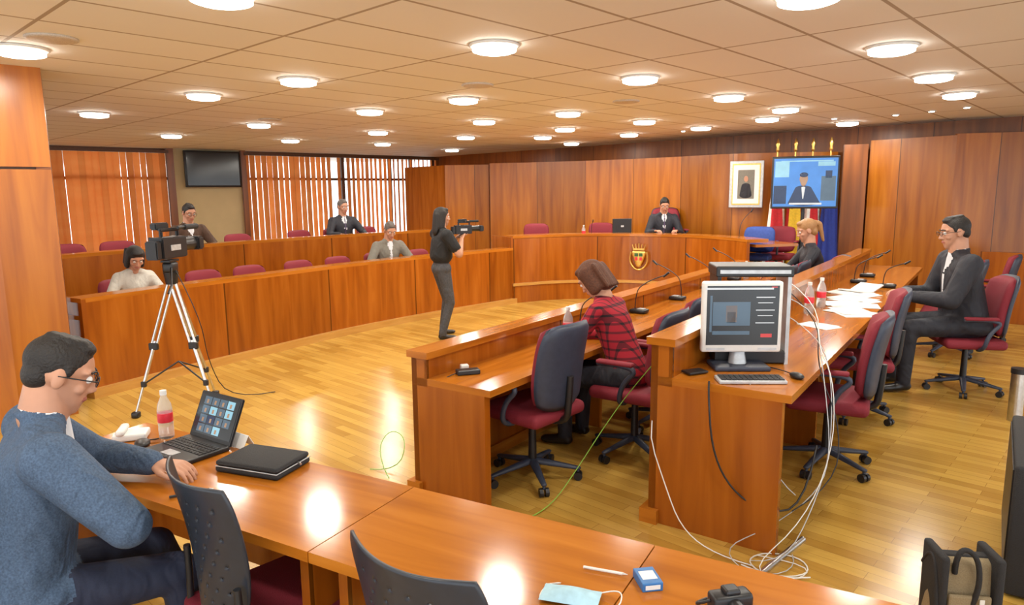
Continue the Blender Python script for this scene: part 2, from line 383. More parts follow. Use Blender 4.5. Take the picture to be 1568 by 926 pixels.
def person(name,loc,dirv,z0=0,s=1,pel=.56,lean=.12,hl=.1,hp=.3,hy=0,hr=0,top='suit',bot='suit',hair='h_black',style='short',glasses=False,
           hl_t=None,hr_t=None,hlc=.5,hrc=.5,fl=None,fr=None,vox=.015,shirt='shirt',tie=None,stand=False,tee=False,female=False,epole=None,epr=None,side=0,jacket=True,handup=(0,0,1),bw=1,vneck=True,hn=.14):
    P=empty(name,(loc[0],loc[1],z0),rz_of(dirv),s)
    pelv=V((0,0,pel)); sp=V((side,math.sin(lean),math.cos(lean))).normalized()
    w=(.9 if female else 1.05)*bw; b_=1+(bw-1)*1.4
    belly=pelv+sp*.17; chest=pelv+sp*.34; sh=pelv+sp*.45; nb=pelv+sp*.52
    hc=nb+V((side*.3,math.sin(lean+hl),math.cos(lean+hl)))*hn
    Rl=Matrix.Rotation(-lean,3,'X')
    mats=[top,bot,'shoe',shirt,'skin',tie or shirt]
    f=V((0,math.cos(lean),-math.sin(lean)))
    pr=[([E(pelv,(.165*w,.12*b_,.11)),E(belly,(.150*w,.112*b_,.11),Rl)],0 if jacket else 1),
        ([E(belly,(.150*w,.112*b_,.11),Rl),E(chest,(.165*w,.118,.12),Rl)],0),
        ([E(chest,(.160*w,.112,.12),Rl),E(sh+V((-.145*w,0,.0)),(.055,.06,.05),Rl),E(sh+V((.145*w,0,.0)),(.055,.06,.05),Rl)],0),
        ([E(sh+V((-.13*w,0,.015)),(.04,.05,.035)),E(nb,(.064,.060,.03)),E(sh+V((.13*w,0,.015)),(.04,.05,.035))],0)]
    if not jacket: pr[0]=([E(pelv,(.158*w,.12,.11))],1); pr.append(([E(belly,(.150*w,.115,.15),Rl)],0))
    elif not stand: pr.append(([E(pelv+V((0,-.02,-.03)),(.178*w,.125*b_,.085)),E(pelv+V((0,.08,0)),(.165*w,.09,.08))],0))
    if not tee and vneck:
        pr.append(([E(nb-f*.012+sp*.006,(.074,.066,.022),Rl)],0))
        pr.append(([E(nb+sp*.028,(.063,.062,.011),Rl)],3))
        pr.append(([E(nb+f*.050,(.028,.02,.016),Rl),E(chest+f*.102,(.024,.024,.02),Rl)],3)); pr.append(([E(chest+f*.102,(.024,.024,.02),Rl),E(belly+f*.100*b_+sp*.05,(.008,.018,.02),Rl)],3))
        if tie: pr.append(([E(nb+f*.066-sp*.01,(.010,.012,.012),Rl),E(chest+f*.115,(.012,.016,.02),Rl)],5)); pr.append(([E(chest+f*.115,(.012,.016,.02),Rl),E(belly+f*.107+sp*.06,(.013,.014,.02),Rl)],5))
    W=[]
    for sx,ht in((-1,hl_t),(1,hr_t)):
        a=sh+V((sx*.165*w,0,-.01))
        if ht is None: ht=(sx*.18,.38,.74)
        pole=V((sx*.8,-.3,-.8)) if epole is None else V((sx*epole[0],epole[1],epole[2]))
        if sx==1 and epr is not None: pole=V(epr)
        el,wr=ik(a,ht,.285,.25,pole); W.append((el,wr))
        if tee:
            mid=a.lerp(el,.65)
            pr.append(([E(a,.062*w),E(mid,.056*w)],0)); pr.append(([E(mid,.042*w),E(el,.039*w)],4)); pr.append(([E(el,.039*w),E(wr,.027)],4))
        else:
            pr.append(([E(a,.066*w),E(el,.052*w)],0)); pr.append(([E(el,.052*w),E(wr-(wr-el).normalized()*.022,.037*w)],0))
            if vneck: pr.append(([E(wr-(wr-el).normalized()*.012,.030)],3))
    for sx,ft in((-1,fl),(1,fr)):
        a=pelv+V((sx*.09,0,-.02))
        if ft is None: ft=(sx*.12,.42,.09) if not stand else (sx*.11,.02,.09)
        kn,an=ik(a,ft,.42,.40,V((sx*.15,1,.35)))
        pr.append(([E(a,(.092,.092,.09)),E(kn,.064)],1)); pr.append(([E(kn,.062),E(an,.050)],1))
        pr.append(([E(an+V((0,-.02,-.045)),(.036,.04,.035)),E(an+V((sx*.02,.13,-.06)),(.042,.055,.026))],2))
    blob('body',P,pr,mats,vox,3)
    hv=.0045 if vox<.017 else .006
    for (el,wr),sd,nm,c in((W[0],1,'hand_left',hlc),(W[1],-1,'hand_right',hrc)):
        d=(wr-el).normalized(); d=V((d.x,d.y,d.z*.6)).normalized()
        hand(P,nm,wr,d,handup,sd,c,hv)
    head(P,hc,hy,hp,hr,hair,style,glasses,nb,female)
    return P
# ------------------------------------------------------------ furniture
def pad(name,parent,w,h,th,curv,cz,cy,tilt,mf,mb,n=14):
    bm=bmesh.new(); g=[[],[]]
    for side in(0,1):
        for j in range(n+1):
            row=[]
            for i in range(n+1):
                u=2*i/n-1; v=2*j/n-1; x=u*w/2*(1-.14*v**4); z=v*h/2*(1-.14*u**4)
                ed=max(abs(u),abs(v)); t=th/2*(1-ed**5)**.5 if ed<1 else 0
                y=curv*u*u-.02*v*v+(t if side==0 else -t)
                row.append(bm.verts.new((x,y,z)))
            g[side].append(row)
        for j in range(n):
            for i in range(n):
                f=bm.faces.new((g[side][j][i],g[side][j][i+1],g[side][j+1][i+1],g[side][j+1][i])); f.material_index=side
    bmesh.ops.remove_doubles(bm,verts=bm.verts,dist=.0002)
    bmesh.ops.rotate(bm,cent=(0,0,0),matrix=Matrix.Rotation(tilt,3,'X'),verts=bm.verts); bmesh.ops.translate(bm,vec=(0,cy,cz),verts=bm.verts)
    me=bpy.data.meshes.new(name); bmesh.ops.recalc_face_normals(bm,faces=bm.faces); bm.to_mesh(me); bm.free(); me.polygons.foreach_set('use_smooth',[True]*len(me.polygons))
    return obj(name,me,parent,[mf,mb])
PROTO={}
def office_chair(loc,dirv,z0=0,fab='red',s=1,low=False):
    name='office_chair'
    P=empty(name,(loc[0],loc[1],z0),rz_of(dirv),s)
    key=fab+str(low)
    if key in PROTO:
        for c in PROTO[key].children:
            o=bpy.data.objects.new(c.name.split('.')[0],c.data); COL.objects.link(o); o.parent=P
        return P
    PROTO[key]=P
    bm=bmesh.new(); bw=bmesh.new()
    for k in range(5):
        a=math.radians(18+72*k); c,sn=math.cos(a),math.sin(a)
        hull(bm,[E((.03*c,.03*sn,.115),(.03,.03,.022)),E((.29*c,.29*sn,.075),(.018,.018,.012))],False)
        cyl('',None,(.29*c,.29*sn,.07),(.29*c,.29*sn,.045),.01,.01,None,8,bm)
        for o_ in(-.018,.018):
            q=V((.29*c-sn*o_,.29*sn+c*o_,.027)); ax=V((-sn,c,0))*.011; cyl('',None,q-ax,q+ax,.027,.027,None,14,bw)
    fin(bm,'star_base',P,'navy',True); fin(bw,'casters',P,'black',False)
    cyl('gas_column',P,(0,0,.1),(0,0,.41),.028,.022,'black')
    box('mechanism',P,(0,-.02,.415),(.2,.26,.035),'black',.01)
    box('seat',P,(0,0,.465),(.50,.48,.085),fab,.038,None,4)
    if low: pad('backrest',P,.48,.42,.08,.05,.72,-.25,.12,fab,fab)
    else:
        pad('backrest',P,.44,.53,.10,.05,.78,-.24,.16,fab,fab); pad('backrest_shell',P,.46,.55,.05,.055,.78,-.275,.16,'navy','navy')
    tube('back_support',P,[(0,-.05,.41),(0,-.27,.41),(0,-.29,.55),(0,-.30,.72)],.022,'black')
    for sx in(-1,1):
        tube('armrest_frame',P,[(sx*.2,-.02,.42),(sx*.31,-.02,.43),(sx*.31,-.05,.58),(sx*.30,-.16,.68),(sx*.30,.02,.70),(sx*.29,.14,.69)],.017,'navy')
        box('armrest_pad',P,(sx*.295,.01,.705),(.055,.26,.028),fab,.012)
    return P
def mesh_chair(loc,dirv):
    P=empty('perforated_back_chair',(loc[0],loc[1],0),rz_of(dirv))
    if 'mesh' in PROTO:
        for c in PROTO['mesh'].children:
            o=bpy.data.objects.new(c.name.split('.')[0],c.data); COL.objects.link(o); o.parent=P
            for m in c.modifiers:
                k=o.modifiers.new(m.name,m.type); k.thickness=m.thickness
        return P
    PROTO['mesh']=P
    nx,nz=46,50; bm=bmesh.new(); vs=[]
    for j in range(nz+1):
        row=[]
        for i in range(nx+1):
            u=2*i/nx-1; v=2*j/nz-1; wv=.215+.03*v-.02*v*v
            x=u*wv*(1-.10*v**6); z=v*.235*(1-.10*u**4)+.03*abs(u)**3*(1 if v>0 else 0)*v
            y=.06*u*u-.035*v*v*.6-.03*v
            row.append(bm.verts.new((x,y-.235,.735+z)))
        vs.append(row)
    for j in range(nz):
        for i in range(nx):
            hole=(i%6==2+3*((j//5)%2)) and j%5==2 and 6<i<nx-7 and 5<j<nz-6
            if not hole: bm.faces.new((vs[j][i],vs[j][i+1],vs[j+1][i+1],vs[j+1][i]))
    o=fin(bm,'perforated_back',P,'navy_mesh',True); sd=o.modifiers.new('sol','SOLIDIFY'); sd.thickness=.008
    box('seat',P,(0,0,.445),(.46,.44,.06),'red',.028,None,4)
    box('seat_shell',P,(0,0,.41),(.42,.40,.02),'black',.008)
    for sx in(-1,1):
        tube('frame',P,[(sx*.2,.2,.40),(sx*.24,.24,.03),(sx*.24,.1,.015),(sx*.24,-.2,.015),(sx*.235,-.25,.05),(sx*.2,-.19,.42),(sx*.19,-.2,.66)],.012,'black')
    tube('cross_bar',P,[(-.2,-.19,.44),(0,-.2,.43),(.2,-.19,.44)],.012,'black')
    return P
def bottle(loc,s=1):
    P=empty('water_bottle',loc,0,s)
    lathe('bottle_body',P,[(.028,0),(.032,.006),(.032,.05),(.030,.055),(.032,.06),(.032,.13),(.028,.155),(.013,.19),(.013,.20)],'pet')
    lathe('bottle_label',P,[(.0325,.075),(.0328,.077),(.0328,.115),(.0325,.117)],'label'); cyl('cap',P,(0,0,.198),(0,0,.218),.0145,.0145,'white')
    return P
def mic(loc,dirv,L=.38):
    P=empty('gooseneck_microphone',loc,rz_of(dirv))
    box('base',P,(0,0,.02),(.11,.15,.035),'black',.012)
    box('keypad',P,(0,-.02,.04),(.07,.06,.006),'silver',.002)
    tube('gooseneck',P,[(0,.04,.03),(0,.04,.12),(0,0,.12+L*.35),(0,-L*.55,.1+L*.6)],.0045,'black')
    cyl('mic_capsule',P,(0,-L*.53,.095+L*.58),(0,-L*.53-.05,.12+L*.62),.009,.010,'black')
    return P
def papers(loc,rz,n=3,s=1):
    P=empty('paper_sheets',loc,rz,s)
    for i in range(n):
        box('sheet',P,(.02*i,.03*i-.02,.002+.0025*i),(.21,.297,.0018),'paper',0,(0,0,random.uniform(-.3,.3)))
    return P
def vcam(P,T,s=1):
    def b(n,c,sz,m,bv=.008):
        bm=bmesh.new(); bmesh.ops.create_cube(bm,size=1); bmesh.ops.scale(bm,vec=[x*s for x in sz],verts=bm.verts); bmesh.ops.bevel(bm,geom=bm.edges[:],offset=bv*s,segments=2,affect='EDGES')
        bmesh.ops.translate(bm,vec=[x*s for x in c],verts=bm.verts); bmesh.ops.transform(bm,matrix=T,verts=bm.verts); fin(bm,n,P,m)
    def c(n,p0,p1,r0,r1,m):
        bm=bmesh.new(); cyl('',None,V(p0)*s,V(p1)*s,r0*s,r1*s,None,20,bm); bmesh.ops.transform(bm,matrix=T,verts=bm.verts); fin(bm,n,P,m)
    b('camera_body',(0,0,0),(.11,.30,.15),'black'); c('lens_barrel',(0,.14,.01),(0,.30,.01),.045,.05,'black'); b('lens_hood',(0,.33,.01),(.13,.08,.10),'black',.012)
    b('carry_handle',(0,.02,.125),(.03,.24,.025),'black'); b('handle_post_front',(0,.12,.095),(.025,.025,.05),'black'); b('handle_post_rear',(0,-.08,.095),(.025,.025,.05),'black')
    b('viewfinder',(-.07,.02,.15),(.05,.16,.05),'black'); b('battery_pack',(0,-.18,-.01),(.09,.06,.13),'black'); b('side_panel',(.057,0,0),(.004,.12,.04),'silver',.001)
    b('flip_out_monitor',(-.13,.05,.03),(.10,.012,.075),'black',.003)
    c('shotgun_microphone',(.07,.02,.14),(.07,.24,.14),.011,.011,'black'); c('microphone_windscreen',(.07,.10,.14),(.07,.26,.14),.02,.02,'blackf'); c('lens_glass',(0,.35,.01),(0,.372,.01),.035,.035,'screen_dark')
# ------------------------------------------------------------ ROOM
HC=2.8
poly('floor',None,[(-15,-2),(13,-2),(13,22),(-15,22)],-.1,0,'floor')
poly('ceiling',None,[(-15,-2),(13,-2),(13,22),(-15,22)],HC,HC+.1,'ceil')
A=V((-8.9,13.65)); wd=V((.763,.647)); wn=V((wd.y,-wd.x))
wp=lambda s,o=0: tuple(A+wd*s+wn*o)
wl=empty('wall_left')
for nm,s0,s1,z0,z1,m in(('cream_section',2.12,3.66,0,HC,'cream'),('sill_wall_1',-6,2.12,0,.5,'cream'),('sill_wall_2',3.66,9.3,0,.5,'cream'),('corner_section',8.97,9.3,.5,HC,'dark')):
    strip(nm,wl,[wp(s0),wp(s1)],z0,z1,-.2,m,False)
def window(i,s0,s1,muls,step,a0,a1,skip,rv):
    P=empty('window_%d'%i)
    for z0,z1 in((.5,.56),(2.15,2.21),(2.74,HC)): strip('rail',P,[wp(s0,-.05),wp(s1,-.05)],z0,z1,-.07,'frame',False)
    for s in muls: strip('mullion',P,[wp(s-.04,-.05),wp(s+.04,-.05)],.5,HC,-.08,'frame',False)
    B=empty('vertical_blinds'); bm=bmesh.new(); s=s0+.06
    while s<s1-.04:
        t=(s-s0)/(s1-s0); a=a0+(a1-a0)*t+random.uniform(-rv,rv)
        if random.random()<skip: s+=step; continue
        dd=wd*math.cos(a)+wn*math.sin(a); nn=V((dd.y,-dd.x)); c=A+wd*s+wn*.08; mi=random.choice((0,0,1,2))
        pts=[c+dd*(x*.062)+nn*(.010*(1-x*x)) for x in(-1,-.5,0,.5,1)]
        for p,q in zip(pts,pts[1:]):
            fc=bm.faces.new([bm.verts.new(x) for x in((*p,.54),(*q,.54),(*q,2.70),(*p,2.70))]); fc.material_index=mi
        s+=step*random.uniform(.95,1.05)
    fin(bm,'slats',B,['blind','blind2','blind3']); strip('headrail',B,[wp(s0,.11),wp(s1,.11)],2.70,2.76,.06,'frame',False)
window(1,-6,2.1,[-4,-2.0,-.0,2.04],.122,.10,-.05,.05,.38)
window(2,3.68,8.96,[3.73,4.9,6.19,7.55,8.2,8.9],.132,-.02,-.72,.03,.22)
strip('trim_1',None,[wp(2.05,.10),wp(2.2,.10)],0,HC,.03,'dark',False); strip('trim_2',None,[wp(3.6,.10),wp(3.72,.10)],0,HC,.03,'dark',False)
strip('wall_back',None,[(-2.0,19.5),(-1.4,18.75),(8.4,9.0),(9.9,7.5)],0,HC,-.15,'dark',False)
strip('partition_wall',None,[(-.45,14.95),(.91,14.45),(2.16,13.75),(3.1,12.85),(3.75,12.1),(4.5,11.85),(5.45,11.75)],0,2.42,-.08,'wall')
q=empty('folding_screen'); strip('leaf_1',q,[(-2.45,16.3),(-1.42,15.2)],0,2.4,-.06,'panel',False); strip('leaf_2',q,[(-1.42,15.2),(-.47,15.02)],0,2.4,-.06,'wall',False,.4)
q=empty('wood_pillar'); strip('pillar_front',q,[(5.3,11.25),(5.62,11.1)],0,2.5,-.3,'dark',False)
strip('partition_wall',None,[(5.65,11.1),(6.35,10.2),(6.4,10.15)],0,2.55,-.1,'wall',False,.6); strip('partition_wall',None,[(6.4,10.15),(7.9,9.75)],0,2.57,-.1,'wall',False,.5)
strip('low_wood_partition',None,[(6.35,9.35),(6.9,8.9)],0,.95,-.08,'panel',False)
q=empty('wood_clad_column'); 
strip('face_main',q,[(-6.0,4.3),(-3.95,5.35)],0,2.02,-.1,'wall',False,.3); strip('face_narrow',q,[(-3.95,5.35),(-3.66,5.62)],0,2.02,-.1,'wall',False,.15)
strip('face_main_upper',q,[(-6.0,4.3),(-3.95,5.35)],2.04,HC,-.1,'wall',False,3.3); strip('face_narrow_upper',q,[(-3.95,5.35),(-3.66,5.62)],2.04,HC,-.1,'wall',False,3.15)
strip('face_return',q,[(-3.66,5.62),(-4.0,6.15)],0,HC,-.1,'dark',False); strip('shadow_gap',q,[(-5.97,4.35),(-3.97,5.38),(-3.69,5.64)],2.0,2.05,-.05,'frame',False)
# ------------------------------------------------------------ DESKS
d=V((.575,.818)); n=V((.818,-.575))
LD=[(-3.83,6.08),(-3.36,6.97),(-2.86,7.78),(-2.15,8.9),(-1.2,10.06),(.03,11.33)]
q=empty('curved_council_desk'); 
strip('front_panel',q,LD,.08,.87,-.05,'panel'); strip('ledge',q,LD,.87,.91,-.22,'top')
off=lambda pts,o:[tuple(V(p)+V((-.818,.575))*o) for p in pts]
strip('worktop',q,off(LD,.05),.71,.75,-.55,'top'); strip('plinth',q,off(LD,-.07),0,.08,-.2,'light')
strip('end_panel',q,[off(LD,0)[0],off(LD,.6)[0]],0,.9,.04,'panel',False)
BR=off(LD,1.75); 
q=empty('raised_platform'); strip('platform_deck',q,off(LD,1.65),0,.3,-2.6,'light')
q=empty('curved_council_desk'); strip('front_panel',q,BR,.3,1.13,-.05,'panel'); strip('ledge',q,BR,1.13,1.17,-.2,'top'); strip('worktop',q,off(LD,1.8),1.0,1.04,-.5,'top')
DA=[(.03,11.36),(.7,11.68),(1.4,11.75),(2.1,11.62),(2.8,11.2),(3.25,10.55),(3.4,10.0)]
q=empty('presidential_dais'); strip('front_panel',q,DA,.3,1.06,-.05,'panel'); strip('ledge',q,DA,1.05,1.10,-.35,'top'); strip('worktop',q,[(x+.15*(1 if x>2.6 else 0),y+.05) for x,y in DA],.98,1.02,-.7,'top')
strip('riser',q,[(x-(.06 if x>2.5 else 0),y-.06) for x,y in DA],0,.3,-.12,'panel'); strip('light_trim',q,[(x-(.08 if x>2.5 else 0),y-.08) for x,y in DA],.28,.32,-.12,'light')
poly('platform_deck',q,[(.05,11.45),(.7,11.76),(1.4,11.83),(2.15,11.7),(2.88,11.28),(3.4,10.6),(3.6,10.0),(5.0,10.4),(5.0,11.6),(3.6,12.0),(2.1,13.6),(.3,14.4)],0,.3,'light')
strip('end_panel',q,[(.03,11.36),(-.3,12.0)],0,1.08,-.05,'panel',False)
def desk_row(o,Ln,zl,zt,w,name='council_desk_row'):
    q=empty(name); o=V(o)
    L=lambda t,k: tuple(o+d*t+n*k)
    P=[L(t,0) for t in (0,Ln*.25,Ln*.5,Ln*.75,Ln)]
    strip('front_panel',q,P,.08,zl-.04,.04,'panel'); strip('ledge',q,[L(-.02+t,-.02) for t in (0,Ln*.25,Ln*.5,Ln*.75,Ln)],zl-.04,zl,.16,'top')
    strip('riser',q,[L(t,.10) for t in (0,Ln*.25,Ln*.5,Ln*.75,Ln)],zt,zl-.04,.02,'panel')
    strip('worktop',q,[L(t,.04) for t in (0,Ln*.25,Ln*.5,Ln*.75,Ln)],zt-.04,zt,w-.04,'top')
    strip('end_panel_near',q,[L(0,.0),L(0,w-.04)],.0,zt-.04,-.05,'panel',False,.3); strip('end_upstand',q,[L(0,0),L(0,.12)],zt-.05,zl-.04,-.05,'panel',False,.3)
    strip('end_panel_far',q,[L(Ln-.05,.0),L(Ln-.05,w-.04)],.0,zt-.04,-.05,'panel',False,.3)
    strip('plinth',q,[L(-.03,-.04),L(Ln,-.04)],0,.08,.1,'top',False)
    for t in (1.7,3.4,5.1): strip('support_panel',q,[L(t,.04),L(t,w-.2)],0,zt-.04,.04,'panel',False)
    return q
desk_row((-.6,4.0),6.3,.89,.73,.58)
ZR=.83
desk_row((.74,3.60),6.6,1.04,ZR,.72)
e=V((.874,-.486)); m_=V((.486,.874))
def table(p,L,w=.52):
    q=empty('meeting_table'); p=V(p); L_=lambda t,k: tuple(p+e*t+m_*k)
    strip('tabletop',q,[L_(0.002,0),L_(L-.002,0)],.715,.75,-w,'top',False)
    for t in (.06,L-.10): strip('leg_panel',q,[L_(t,.06),L_(t,w-.06)],0,.715,.035,'panel',False)
    strip('modesty_panel',q,[L_(.1,w-.1),L_(L-.1,w-.1)],.3,.715,-.02,'panel',False)
T0=V((-1.98,2.68))
table(T0,1.56); table(T0+e*1.56,.90); table(T0+e*2.46,1.6)
# ------------------------------------------------------------ CEILING LIGHTS
LP=[(-3.55,5.25),(-.11,5.31),(2.92,5.52),(-1.54,3.92),(1.66,4.05),(-1.98,6.74),(1.24,6.84),(4.08,6.91),(-3.27,7.65),(-.53,8.20),(2.51,8.21),(5.15,8.20),(-5.35,9.19),(-1.81,9.22),(.79,9.70),(3.67,9.50),(-3.81,10.80),(-.39,10.66),(2.06,10.92),(3.87,10.72),(5.45,11.50),(-5.98,12.54),(-2.29,12.31),(.93,12.05),(3.24,12.07),(-4.31,13.90),(-.85,13.54),(2.23,13.32),(.63,13.74),(-2.72,15.10),(1.34,15.52),(-1.44,17.46),(1.5,1.5),(-1.5,1.2),(4.2,2.6),(-4,2.2)]
for i,(x,y) in enumerate(LP):
    x*=.93;y*=.93
    P=empty('ceiling_light',(x,y,HC))
    lathe('housing',P,[(.17,0),(.175,-.012),(.155,-.02)],'white',28); lathe('diffuser',P,[(.15,-.012),(.15,-.045),(.12,-.055)],'lamp',28)
    l=bpy.data.lights.new('lamp','AREA'); l.shape='DISK'; l.size=.26; l.energy=20; l.color=(1,.96,.86)
    o=bpy.data.objects.new('lamp',l); COL.objects.link(o); o.parent=P; o.location=(0,0,-.065)
for x,y in((4.6,10.1),(5.25,9.7),(5.5,9.3),(5.7,8.9),(2.0,12.4),(2.9,11.9)):
    P=empty('recessed_spotlight',(x,y,HC)); lathe('bezel',P,[(.05,0),(.055,-.006),(.04,-.012)],'white'); lathe('bulb',P,[(.035,-.01),(.03,-.018)],'lamp')
for x,y in((-2.9,4.6),(-.3,6.7),(1.3,8.0),(-3.2,9.5)):
    P=empty('ceiling_speaker',(x,y,HC)); lathe('grille',P,[(.15,0),(.15,-.01),(.13,-.016)],'grille',24)
# ------------------------------------------------------------ CHAIRS
F=(-.818,.575)
for p,dr in(((.12,4.20),(-.74,.67)),((.84,4.60),F),((1.18,5.2),F),((1.62,5.85),F),((2.62,7.2),F),((2.95,7.65),F),((2.05,4.34),(-.88,.47)),((2.74,5.36),(-.92,.38)),((4.04,6.03),(-.97,.22)),((4.75,7.45),F),((5.5,8.0),F),((3.57,8.03),(-.9,.1))):
    office_chair(p,dr)
G=(.818,-.575)
for p in((-4.05,7.3),(-3.5,8.09),(-3.14,8.6),(-2.7,9.2),(-2.3,9.74),(-1.88,10.35),(-1.3,10.9)): office_chair(p,G,0,'red',1,True)
for p in((-5.36,8.49),(-5.0,9.0),(-4.52,9.62),(-3.98,10.44),(-3.33,11.37),(-2.9,11.95),(-2.45,12.5)): office_chair(p,G,.3,'red',1,True)
for p,dr in(((.47,12.8),(0,-1)),((1.7,12.9),(0,-1)),((4.2,10.95),(-.5,-.8))): office_chair(p,dr,.3,'red',1,True)
office_chair((2.80,12.5),(-.1,-1),.3,'red',1.15)
office_chair((3.85,10.9),(-.5,-.8),.3,'blue',1,True)
mesh_chair((-.81,2.15),(.70,.71)); mesh_chair((-.11,1.67),(.60,.80)); mesh_chair((-1.64,2.0),(.78,.62))
# ------------------------------------------------------------ PEOPLE
bm_=person('seated_man_in_blazer',(-1.60,2.06),(.76,.65),s=1.06,pel=.54,lean=.22,hl=.22,hp=.42,hy=-.12,top='blazer',bot='navyp',hair='h_black',glasses=True,vox=.010,bw=1.16,hn=.128,
       hl_t=(-.14,.44,.765),hr_t=(.10,.25,.74),epole=(1,.2,-.6),epr=(1,.35,-.35),fl=(-.12,.55,.09),fr=(.14,.45,.09),shirt='shirt',hrc=.8)
person('seated_woman_in_plaid',(.80,4.62),(-.818,.575),lean=.38,hl=.3,hp=.75,top='plaid',bot='suit',hair='h_brown',style='bob',female=True,s=1.04,vox=.013,hl_t=(-.1,.5,.735),hr_t=(.12,.48,.735),vneck=False)
person('seated_man_in_suit',(4.02,6.04),(-.97,.22),s=1.20,pel=.53,lean=.16,hl=.1,hp=.2,top='suit',bot='suit',hair='h_black',vox=.013,hl_t=(-.14,.42,.725),hr_t=(.14,.38,.725),glasses=True,bw=1.16,epole=(.5,-.3,-1))
person('seated_blonde_woman',(3.55,8.03),(-.9,.1),s=1.1,pel=.56,lean=.15,hl=.15,hp=.35,top='suit',bot='suit',hair='h_blonde',style='pony',female=True,vox=.016,vneck=False,hl_t=(-.12,.45,.76),hr_t=(.12,.45,.76))
person('council_president',(2.68,12.3),(-.08,-1),z0=.3,lean=.2,hl=.2,hp=.5,top='suit',hair='h_black',tie='tie',vox=.016,hl_t=(-.17,.40,.79),hr_t=(.17,.40,.79),epole=(.6,-.2,-1),s=1.05)
person('seated_woman_in_cardigan',(-4.02,7.25),(.7,-.7),lean=.3,hl=.25,hp=.6,top='whitej',bot='suit',hair='h_black',style='bob',female=True,s=1.0,vox=.015,vneck=False,hl_t=(-.15,.42,.76),hr_t=(.15,.42,.76))
person('seated_man_in_grey_jacket',(-1.88,10.35),(.55,-.83),lean=.22,hl=.2,hp=.5,top='greyj',bot='suit',hair='h_grey',vox=.016,s=1.06,hl_t=(-.22,.42,.76),hr_t=(.22,.42,.76))
person('seated_man_in_brown_jacket',(-4.5,9.62),(.75,-.6),z0=.3,lean=.15,hl=.15,hp=.35,top='brownj',bot='suit',hair='h_black',vox=.016,glasses=True,hl_t=(-.15,.42,.8),hr_t=(.15,.42,.8),s=1.05)
person('seated_man_in_dark_suit',(-2.9,11.93),(.6,-.8),z0=.3,lean=.08,hl=.1,hp=.2,hy=.2,top='suit',hair='h_grey',tie='tie',vox=.017,s=1.06,hl_t=(-.2,.42,.8),hr_t=(.2,.42,.8))
cp=person('standing_camera_operator',(-.88,8.62),(.9,.43),s=.97,pel=.90,lean=.02,hl=.12,hp=.08,top='tee',bot='jeans',hair='h_black',style='long',stand=True,tee=True,jacket=False,vox=.012,bw=1.2,
       hl_t=(-.04,.26,1.30),hr_t=(.13,.24,1.28),epole=(.6,-.1,-1),fl=(-.16,.06,.085),fr=(.15,-.06,.085),handup=(0,-.6,.8))
vcam(cp,Matrix.Translation((.05,.29,1.395)),.75)
# ------------------------------------------------------------ TRIPOD
P=empty('video_camera_tripod',(-2.83,5.72,0)); top=V((0,0,1.12))
for i,f in enumerate(((-.28,-.22),(.12,.38),(.36,-.18))):
    f=V((f[0],f[1],.03)); m=top.lerp(f,.5); m2=top.lerp(f,.78)
    for o_ in(-.022,.022): tube('leg_tube',P,[tuple(top+V((o_,0,0))+(f-top)*.03),tuple(m+V((o_,0,0)))],.011,'metal',False)
    cyl('leg_middle',P,m-(f-top)*.04,m2,.014,.014,'metal'); cyl('leg_lower',P,m2,f,.010,.010,'metal')
    box('leg_clamp',P,m,(.075,.035,.06),'black',.008); box('leg_clamp_lower',P,m2,(.04,.035,.05),'black',.008); box('foot',P,f-V((0,0,.005)),(.06,.06,.05),'black',.012)
    tube('spreader',P,[(0,0,.42),tuple(m2)],.007,'black',False)
cyl('bowl',P,(0,0,1.08),(0,0,1.18),.045,.06,'black'); box('fluid_head',P,(0,0,1.22),(.09,.12,.09),'black',.02); box('quick_plate',P,(0,0,1.275),(.08,.16,.02),'black',.004)
tube('pan_handle',P,[(.03,-.05,1.22),(.12,-.25,1.1),(.14,-.35,1.05)],.009,'black',False)
vcam(P,Matrix.Translation((0,0,1.385))@Matrix.Rotation(rz_of((.1,1)),4,'Z'),1.15)
# ------------------------------------------------------------ TVs, portrait, flags
P=empty('wall_television',(*wp(2.98,.16),2.38),math.atan2(wd.y,wd.x)); box('cabinet',P,(0,0,0),(1.18,.07,.78),'black',.012); box('screen',P,(0,-.037,.0),(1.10,.004,.70),'screen_dark'); box('wall_bracket',P,(0,.10,0),(.2,.15,.2),'black')
P=empty('stand_television',(4.50,10.75,1.91),-.30,.92)
box('cabinet',P,(0,0,0),(1.04,.06,.86),'black',.01); box('screen',P,(0,-.032,0),(.98,.004,.79),'sc_blue')
for c,s_,m in(((-.36,0,.22),(.22,.003,.26),'sc_cyan'),((.32,0,.30),(.26,.003,.07),'sc_cyan'),((.02,0,.35),(.8,.003,.02),'sc_cyan'),((-.38,0,-.2),(.2,.003,.3),'sc_navy'),((.36,0,-.1),(.22,.003,.4),'sc_mid'),((.36,0,.13),(.10,.003,.12),'sc_navy')):
    box('picture_area',P,(c[0],-.035,c[2]),s_,m)
hb=bmesh.new(); hull(hb,[E((0,-.038,-.34),(.25,.003,.04)),E((-.02,-.038,-.1),(.13,.003,.05))]); fin(hb,'speaker_torso',P,'sc_navy')
hb=bmesh.new(); hull(hb,[E((-.02,-.041,.06),(.065,.003,.085)),E((-.02,-.041,.0),(.045,.003,.06))]); fin(hb,'speaker_face',P,'sc_skin')
hb=bmesh.new(); hull(hb,[E((-.02,-.043,.125),(.066,.003,.04))]); fin(hb,'speaker_hair',P,'sc_navy')
hb=bmesh.new(); hull(hb,[E((-.02,-.043,-.08),(.03,.003,.01)),E((-.02,-.043,-.26),(.008,.003,.01))]); fin(hb,'speaker_shirt',P,'sc_white')
